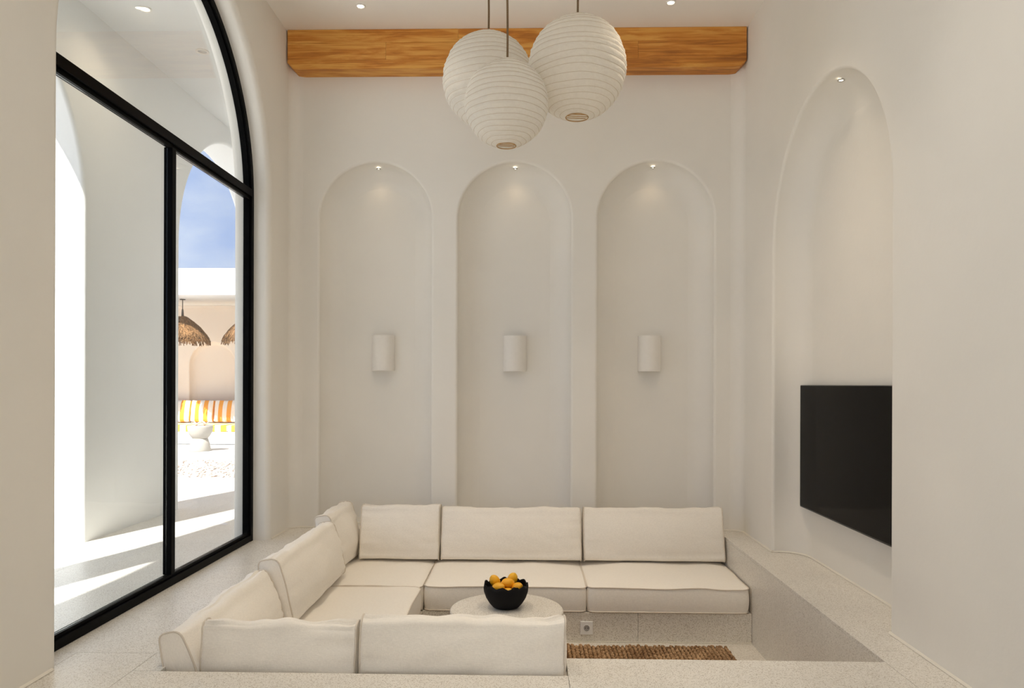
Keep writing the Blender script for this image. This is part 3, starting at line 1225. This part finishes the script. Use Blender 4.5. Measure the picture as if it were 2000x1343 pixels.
lem = MB()
pr = []
for k in range(17):
    a = pi * k / 16
    z = -cos(a) * 0.040
    r = sin(a) ** 0.85 * 0.030
    if k in (15, 16):
        z += 0.006 if k == 16 else 0.003
        r = 0.0075 if k == 15 else 0.0012
    if k == 0:
        z -= 0.003
    pr.append((max(r, 0.0008), z))
lem.lathe(pr, 20)
lemon_me = lem.mesh('skin', 'lemon')
st = MB()
st.lathe([(0.0005, 0.0), (0.004, 0.001), (0.003, 0.005), (0.0005, 0.005)], 8)
stem_me = st.mesh('stem_end', 'stem')
LEM = [((-0.066, 0.012, 0.149), (25, -28, 0), 'yellow-orange lemon standing highest at the window side of the bowl, stem end up'),
       ((-0.044, -0.052, 0.126), (70, 0, 62), 'yellow-orange lemon lying at the front of the bowl, below the upright one'),
       ((0.012, -0.008, 0.142), (82, 0, -65), 'yellow-orange lemon lying across the middle of the bowl'),
       ((0.036, 0.058, 0.150), (20, 22, 0), 'yellow-orange lemon at the back of the bowl, its tip pointing up'),
       ((0.066, -0.030, 0.121), (50, 30, 20), 'yellow-orange lemon nestled against the far side of the bowl by the television end'),
       ((0.010, -0.074, 0.101), (80, 0, 85), 'reddish-orange lemon low at the front, almost hidden by the jagged rim'),
       ((-0.030, 0.040, 0.085), (75, 0, 20), 'yellow lemon at the bottom of the fruit pile')]
for (p, rt, lb) in LEM:
    L = thing('lemon', lb, 'lemon', (BX + p[0], BY + p[1], ZT + p[2]), tuple(radians(v) for v in rt), 'lemons in the black bowl')
    place('skin', lemon_me, L)
    place('stem_end', stem_me, L, (0, 0, -0.048))

# ------------------------------------------------------------------ wall socket
sk = thing('wall_socket', 'square white wall socket on the front of the terrazzo bench', 'socket', (0.381, BF, -0.464))
q = MB()
q.box(-0.041, 0.041, -0.011, -0.0005, -0.043, 0.043, 0.003)
q.build('plate', 'plastic', sk)
q = MB()
ring = []
for (r, y) in ((0.024, -0.0112), (0.0235, -0.0135), (0.0205, -0.0135), (0.0195, -0.0125)):
    ring.append([(r * cos(2 * pi * k / 32), y, r * sin(2 * pi * k / 32)) for k in range(32)])
pts = [p for rg in ring for p in rg]
q.add(pts, [(i * 32 + k, i * 32 + (k + 1) % 32, (i + 1) * 32 + (k + 1) % 32, (i + 1) * 32 + k) for i in range(3) for k in range(32)], True)
q.build('outlet_ring', 'plastic', sk)
q = MB()
q.add([(0.0195 * cos(2 * pi * k / 32), -0.0115, 0.0195 * sin(2 * pi * k / 32)) for k in range(32)], [tuple(range(32))])
rec = q.build('recess', plain('socket_recess', (0.35, 0.34, 0.33), 0.5), sk)
for sx in (-1, 1):
    q = MB()
    q.add([(sx * 0.0085 + 0.0032 * cos(2 * pi * k / 12), -0.0118, 0.0032 * sin(2 * pi * k / 12)) for k in range(12)], [tuple(range(12))])
    q.build('pin_hole', 'pin', rec)
for sz in (-1, 1):
    q = MB()
    q.box(-0.003, 0.003, -0.0134, -0.0116, sz * 0.0175 - 0.0025, sz * 0.0175 + 0.0025)
    q.build('earth_clip', 'chrome', rec)

# ------------------------------------------------------------------ television
tvX = XR + RD
tv = thing('television', 'large black flat-screen television mounted inside the tall arched niche', 'television', (tvX, 4.275, 0.325))
q = MB()
q.box(-0.048, -0.012, -0.716, 0.716, 0.0, 0.806, 0.003)
q.build('casing', 'black', tv)
q = MB()
q.box(-0.0495, -0.0482, -0.711, 0.711, 0.010, 0.801)
q.build('screen', 'screen', tv)
q = MB()
q.box(-0.0119, -0.001, -0.2, 0.2, 0.25, 0.6)
q.build('wall_bracket', 'black', tv)

# ------------------------------------------------------------------ sconces
def sconce(x, zc, label, rz=0.0):
    s = thing('wall_sconce', label, 'wall lamp', (x, YB + ND, zc), (0, 0, rz), 'half-round wall sconces in the niches')
    q = MB()
    R, h, th = 0.092, 0.1425, 0.004
    pts = []
    n = 28
    for (rr, z) in ((R, -h), (R, h), (R - th, h), (R - th, -h)):
        for k in range(n + 1):
            a = pi + pi * k / n
            pts.append((rr * cos(a), rr * 0.92 * sin(a) - 0.014, z))
    fs = []
    for L0, L1 in ((0, 1), (1, 2), (2, 3), (3, 0)):
        for k in range(n):
            fs.append((L0 * (n + 1) + k, L0 * (n + 1) + k + 1, L1 * (n + 1) + k + 1, L1 * (n + 1) + k))
    q.add(pts, fs, False)
    me = q.build('shade', 'whitemetal', s)
    me.data.polygons.foreach_set('use_smooth', [True] * len(me.data.polygons))
    me.data.set_sharp_from_angle(angle=radians(40))
    q = MB()
    q.box(-R, R, -0.0138, -0.001, -h, h, 0.002)
    q.build('back_plate', 'whitemetal', s)
    q = MB()
    q.lathe([(0.0, -0.02), (0.012, -0.02), (0.012, 0.0), (0.022, 0.02), (0.026, 0.035), (0.018, 0.055), (0.0, 0.06)], 16, c=(0, -0.05, 0))
    q.build('bulb', 'lampoff', s)
    return s


sconce(-1.1845, 1.380, 'half-round white wall sconce in the arched niche nearest the window')
sconce(-0.1165, 1.378, 'half-round white wall sconce in the middle arched niche')
sconce(0.966, 1.380, 'half-round white wall sconce in the arched niche nearest the television', radians(-3))

# ------------------------------------------------------------------ lanterns
def lantern(x, y, zc, R, nrib, label, seed, cord_wob):
    L = thing('paper_lantern', label, 'pendant lamp', (x, y, zc), (0, 0, radians(37 * seed)), 'paper lanterns hanging over the pit')
    Rz = R * 1.045
    a_bot, a_top = 0.235, 0.20
    n = 120
    prof = []
    levels = []
    per = 6
    for i in range(nrib * per + 1):
        f = i / (nrib * per)
        fr_ = f + 0.011 * noise.noise(Vector((f * 13.0, seed * 3.3, 2.0))) * sin(pi * f)
        a = a_bot + (pi - a_bot - a_top) * fr_
        r, z = R * sin(a), -Rz * cos(a)
        prof.append((r, z, abs(sin(pi * f * nrib))))
        if i % per == 0:
            levels.append((r, z))

    def off(a, z):
        # every rib is a little tilted, like hand-tied paper
        return 0.012 * noise.noise(Vector((cos(a) * 1.1, sin(a) * 1.1, z * 11 + seed * 7.7))) * (1 - 0.6 * (z / R) ** 2)
    pts = []
    for (r, z, bul) in prof:
        for k in range(n):
            a = 2 * pi * k / n
            pk = 0.0026 * noise.noise(Vector((cos(a) * 11, sin(a) * 11, z * 26 + seed))) + 0.0014 * noise.noise(Vector((cos(a) * 27, sin(a) * 27, z * 60 + seed)))
            rr = r * 1.0 + bul * 0.0045 * sqrt(r / R) - (1 - bul) * 0.001 + pk * bul * 1.8
            rr *= 1 + 0.006 * noise.noise(Vector((cos(a) * 1.5, sin(a) * 1.5, seed + z * 4)))
            pts.append((rr * cos(a), rr * sin(a), z + off(a, z)))
    fs = []
    for i in range(len(prof) - 1):
        for k in range(n):
            fs.append((i * n + k, i * n + (k + 1) % n, (i + 1) * n + (k + 1) % n, (i + 1) * n + k))
    q = MB()
    q.add(pts, fs, True)
    shade_o = q.build('paper_shade', 'paper', L)
    for (r, z) in levels:
        q = MB()
        ww = []
        for k in range(48):
            a = 2 * pi * k / 48
            ww.append(((r + 0.0006) * cos(a), (r + 0.0006) * sin(a), z + off(a, z)))
        q.tube(ww, 0.00115, 5, closed=True)
        q.build('rib', 'rib', shade_o)
    # bottom opening: bamboo ring with slats across
    rb, zb = levels[0]
    q = MB()
    q.tube([(rb * cos(2 * pi * k / 40), rb * sin(2 * pi * k / 40), zb - 0.001) for k in range(40)], 0.003, 6, closed=True)
    q.build('bottom_ring', 'bamboo', L)
    for k in (-1, 0, 1):
        q = MB()
        w = sqrt(rb * rb - (k * rb * 0.45) ** 2) * 0.98
        q.box(-w, w, k * rb * 0.45 - 0.0022, k * rb * 0.45 + 0.0022, zb + 0.004, zb + 0.007)
        q.build('slat', 'bamboo', L, rot=(0, 0, radians(-37 * seed + 8)))
    rt, zt = levels[-1]
    q = MB()
    q.lathe([(0.0005, zt + 0.003), (rt * 0.9, zt + 0.003), (rt, zt - 0.001), (rt * 0.9, zt - 0.003)], 28)
    q.build('top_cap', 'rib', L)
    q = MB()
    path = []
    for k in range(25):
        f = k / 24
        z = zt + (HC - zc - 0.012 - zt) * f
        path.append((cord_wob * sin(f * 5 + seed) * 0.4, cord_wob * cos(f * 4 + seed) * 0.4, z))
    q.tube(path, 0.0062, 8)
    q.build('cord', 'rope', L)
    q = MB()
    q.lathe([(0.0005, 0.0), (0.05, 0.0), (0.05, -0.018), (0.044, -0.022), (0.0005, -0.022)], 28, c=(path[-1][0], path[-1][1], HC - zc - 0.0005))
    q.build('ceiling_rose', 'whitemetal', L)
    q = MB()
    q.lathe([(0.0005, 0.02), (0.016, 0.02), (0.016, -0.03), (0.034, -0.07), (0.034, -0.09), (0.02, -0.115), (0.0005, -0.12)], 18, c=(0, 0, 0.05))
    q.build('bulb', 'lampoff', L)
    return L


lantern(-0.257, 4.53, 2.985, 0.272, 21, 'large white paper lantern hanging farthest back, partly hidden by the two others', 1, 0.010)
lantern(0.265, 4.20, 2.915, 0.272, 21, 'large white ribbed paper lantern hanging highest, on the television side of the cluster', 2, 0.008)
lantern(-0.128, 4.02, 2.648, 0.222, 20, 'smallest white paper lantern, hanging lowest and in front of the others', 3, 0.012)

# ------------------------------------------------------------------ downlights
def downlight(x, y, z, label, group, R=0.036, watts=DOWNLIGHT_W, lit=True, color=(1.0, 0.80, 0.56), size=150, tilt=(0, 0, 0), blend=0.9):
    d = thing('downlight', label, 'downlight', (x, y, z), tilt, group)
    q = MB()
    q.lathe([(R, 0.004), (R, -0.003), (R - 0.004, -0.005), (R * 0.72, -0.004), (R * 0.62, 0.004)], 32)
    q.build('trim_ring', 'whitemetal' if R > 0.03 else 'chrome', d)
    q = MB()
    q.lathe([(0.0005, 0.001), (R * 0.64, 0.001), (R * 0.64, 0.003), (0.0005, 0.003)], 24)
    q.build('lens', 'lampglow' if lit else 'lampoff', d)
    if watts > 0:
        ld = bpy.data.lights.new('downlight_beam', 'SPOT')
        ld.energy = watts
        ld.color = color
        ld.spot_size = radians(size)
        ld.spot_blend = blend
        ld.shadow_soft_size = 0.035 if R < 0.03 else 0.09
        lo = bpy.data.objects.new('downlight_beam', ld)
        COL.objects.link(lo)
        lo.parent = d
        lo.location = (0, 0, -0.012)
    return d


gC = 'ceiling downlights'
WARM = (1.0, 0.82, 0.61)
downlight(-1.219, 5.303, HC - 0.004, 'lit round downlight in the ceiling on the window side, near the beam', gC, watts=DOWNLIGHT_W * 0.6, size=64, color=WARM)
downlight(0.996, 5.291, HC - 0.004, 'lit round downlight in the ceiling on the television side, near the beam', gC, watts=DOWNLIGHT_W * 0.6, size=64, color=WARM)
for y, pw, sz, wh in ((4.15, 3.2, 84, 'above the middle of the pit'), (2.7, 0.95, 78, 'above the front of the pit'), (0.9, 0.2, 90, 'in the fourth row'), (-0.9, 0.2, 90, 'in the fifth row')):  # unseen rows, added as fill to brighten pit, floor and near walls
    for x, sd_, bal in ((-1.02, 'window', 0.95), (0.92, 'television', 1.0)):
        downlight(x, y, HC - 0.004, 'added unseen downlight over the %s side of the room, %s' % (sd_, wh), gC, watts=DOWNLIGHT_W * pw * (bal if y > 3 else (0.7 if x < 0 else 1.9)), size=sz, color=WARM if y > 3 else (1.0, 0.93, 0.84))
gN = 'tiny downlights in the niches'
for (c, r, zs), lb, dx in zip(NB, ('nearest the window', 'in the middle', 'nearest the television'), (0.003, 0.003, -0.008)):
    downlight(c + dx, YB + 0.105, zs + r - 0.022, 'tiny lit downlight at the top of the arched niche %s' % lb, gN, 0.017, NICHE_W, True, (1.0, 0.74, 0.46), 110)
downlight(1.742, 4.20, NR[0][2] + NR[0][1] - 0.018, 'tiny lit downlight at the top of the television niche', gN, 0.02, NICHE_W * 0.6, True, (1.0, 0.85, 0.66), 120)
gX = 'downlights in the corridor ceiling'
downlight(-2.747, 5.231, 3.796, 'lit downlight in the corridor ceiling, seen through the arched window', gX, 0.045, 8.0)
downlight(-2.635, 5.909, 3.796, 'unlit pale downlight in the corridor ceiling beside the window reveal', gX, 0.05, 0, False)

# ------------------------------------------------------------------ courtyard pavilion
PV0, PV1, PVF, PVB = -13.0, -3.9, 12.95, 14.75
pv = thing('pavilion', 'white flat-roofed garden pavilion across the courtyard, seen through the arches', 'building', (0, 0, 0))
NP = []
cx = -12.2
mpP = lambda a, z, t: (a, PVB + t, z)
mb = MB()
NP = [(-6.36 + 1.26 * k, 0.46, 1.50) for k in range(-4, 2)]
face_poly(mb, mpP, PV0, PV1, 0, 2.75, NP, 0, -0.02)
for (c, r, zs) in NP:
    sweep(mb, mpP, c, r, zs, 0, prof_niche(0.02, 0.16, 0.06, 4))
    o = arch_outline(c, r, zs, 0, 0.06)
    mb.add([mpP(a, z, 0.16) for a, z in o], [tuple(range(len(o)))])
mb.build('back_wall', 'peach', pv)
mb = MB()
mb.box(PV0, PV1, PVF, PVB + 0.5, 2.69, 3.16, 0.01)
mb.build('roof_slab', 'extwall', pv)
for x in (PV0, PV1 - 0.3):
    mb = MB()
    mb.box(x, x + 0.3, PVF + 0.05, PVB + 0.4, -0.01, 2.69)
    mb.build('end_wall', 'extwall', pv)
mb = MB()
mb.box(PV0 + 0.31, PV1 - 0.31, PVB - 0.03, PVB - 0.001, 2.635, 2.688)
mb.build('cornice', 'peach', pv)
mb = MB()
mb.box(PV0 + 0.31, PV1 - 0.31, 13.75, PVB - 0.001, 0.0, 0.225, 0.008)
mb.build('masonry_bench', 'extwall', pv)

for k in range(-3, 2):
    x = -6.30 + 1.30 * k
    s = thing('bench_pad', ['orange and white striped bench pad at the far end of the pavilion', 'orange and white striped bench pad second from the far end of the pavilion',
                            'orange and white striped bench pad hidden beside the mullion', 'orange and white striped bench pad on the pavilion bench behind the stone side table',
                            'orange and white striped bench pad by the near end wall of the pavilion'][k + 3], 'cushion', (x, 14.18, 0.227), group='striped pads on the pavilion bench')
    q = MB()
    q.box(-0.645, 0.645, -0.42, 0.42, 0.0, 0.125, 0.02)
    q.build('cover', 'stripe_seat', s)
names = ['at the far end', 'seventh from the near end', 'sixth from the near end', 'fifth from the near end', 'cut by the black mullion', 'behind the side table', 'cut by the window reveal', 'second from the near wall', 'next to the near wall']
for k, nm in enumerate(names):
    x = -5.99 + 0.465 * (k - 5)
    cushion('scatter_cushion', 'orange and white striped scatter cushion on the pavilion bench, ' + nm, 0.445, 0.41, 0.10, 0.10,
            (x, 14.52, 0.378), (radians(-12), 0, 0), 'striped scatter cushions on the pavilion bench', bulge=0.05, bulge_back=0.03, seed=40 + k, m='stripe', mp='stripe')

# thatched pendant lamps
def thatch_lamp(x, y, label):
    t = thing('thatched_pendant', label, 'pendant lamp', (x, y, 2.69), (0, 0, 0), 'thatched pendants in the pavilion')
    q = MB()
    q.lathe([(0.0005, 0.0), (0.05, 0.0), (0.05, -0.015), (0.0005, -0.015)], 20)
    q.build('ceiling_plate', 'rod', t)
    q = MB()
    q.tube([(0, 0, -0.015), (0, 0, -0.18), (0, 0, -0.2), (0, 0, -0.34)], [0.008, 0.008, 0.016, 0.026], 10)
    q.build('rod', 'rod', t)
    q = MB()
    prof = [(0.02, -0.34), (0.185, -0.475), (0.345, -0.61), (0.42, -0.69), (0.44, -0.755), (0.43, -0.76), (0.40, -0.70), (0.32, -0.62), (0.16, -0.49), (0.02, -0.375)]
    q.lathe(prof, 40)
    q.build('shade', 'thatch', t)
    q = MB()
    for k in range(1500):
        a = random.uniform(0, 2 * pi)
        f0 = random.uniform(0.0, 0.75)
        f1 = min(1.12, f0 + random.uniform(0.25, 0.5))
        pp = []
        for f in (f0, (f0 + f1) / 2, f1):
            r = 0.025 + 0.435 * min(f, 1.0) ** 0.92 + 0.03 * max(0.0, f - 1.0)
            z = -0.318 - 0.33 * f - 0.11 * f ** 3
            r += 0.012 + random.uniform(0, 0.022)
            pp.append((r * cos(a), r * sin(a), z + random.uniform(-0.008, 0.008)))
            a += random.uniform(-0.03, 0.03)
        w = 0.0075
        tx, ty = -sin(a) * w, cos(a) * w
        vv = []
        for (px, py, pz) in pp:
            vv += [(px - tx, py - ty, pz), (px + tx, py + ty, pz + 0.002), (px * 0.985, py * 0.985, pz - 0.004)]
        q.add(vv, [(0, 1, 4, 3), (1, 2, 5, 4), (2, 0, 3, 5), (3, 4, 7, 6), (4, 5, 8, 7), (5, 3, 6, 8)])
    tag(q.build('straw', 'thatch', t), 'dry grass strands', kind='stuff')
    return t


thatch_lamp(-6.42, 13.6, 'brown thatched pendant lamp beside the black mullion')
thatch_lamp(-5.17, 13.6, 'brown thatched pendant lamp cut off by the window reveal')
thatch_lamp(-7.68, 13.6, 'brown thatched pendant lamp hidden behind the corridor pier')

# outdoor side table, flower, outdoor sockets
st_ = thing('stone_side_table', 'pale hourglass-shaped stone side table in the courtyard', 'side table', (-5.57, 12.45, -0.012))
q = MB()
q.lathe([(0.0005, 0.0), (0.17, 0.0), (0.175, 0.01), (0.155, 0.12), (0.125, 0.215), (0.0005, 0.215)], 40)
q.build('pedestal', 'outstone', st_)
q = MB()
q.lathe([(0.0005, 0.216), (0.125, 0.216), (0.165, 0.27), (0.195, 0.33), (0.205, 0.40), (0.205, 0.425), (0.198, 0.432), (0.0005, 0.432)], 40)
q.build('top_bowl', 'outstone', st_)
for k, (dx, dy, lb) in enumerate(((-0.02, -0.10, 'white frangipani flower with an orange heart lying on the stone side table'), (0.09, -0.03, 'second white frangipani flower behind the first on the stone side table'))):
    fl_ = thing('frangipani_flower', lb, 'flower', (-5.57 + dx, 12.45 + dy, 0.420), group='flowers on the stone side table')
    for j in range(5):
        a = 2 * pi * j / 5 + k
        q = MB()
        pts = []
        for i in range(6):
            f = i / 5
            w = 0.026 * sin(pi * min(1, f * 0.9 + 0.08))
            r = 0.01 + 0.07 * f
            z = 0.012 + 0.05 * f ** 0.7
            pts += [(r * cos(a) - w * sin(a), r * sin(a) + w * cos(a), z), (r * cos(a), r * sin(a), z - 0.006), (r * cos(a) + w * sin(a), r * sin(a) - w * cos(a), z + 0.006)]
        q.add(pts, [(3 * i + j2, 3 * i + j2 + 1, 3 * i + j2 + 4, 3 * i + j2 + 3) for i in range(5) for j2 in (0, 1)], True)
        q.build('petal', 'petal', fl_)
    q = MB()
    q.lathe([(0.0005, 0.0), (0.012, 0.002), (0.016, 0.02), (0.012, 0.03), (0.0005, 0.028)], 12)
    q.build('flower_heart', 'petal_eye', fl_)

os_ = thing('outdoor_socket', 'small grey double outdoor socket low on the pavilion bench front', 'socket', (-5.42, 13.75, 0.10))
q = MB()
q.box(-0.09, 0.09, -0.012, -0.0005, -0.035, 0.035, 0.003)
q.build('plate', 'plastic', os_)
for sx in (-0.045, 0.045):
    q = MB()
    q.box(sx - 0.022, sx + 0.022, -0.015, -0.0125, -0.022, 0.022, 0.001)
    q.build('outlet', plain('outlet_grey', (0.35, 0.35, 0.36), 0.5), os_)
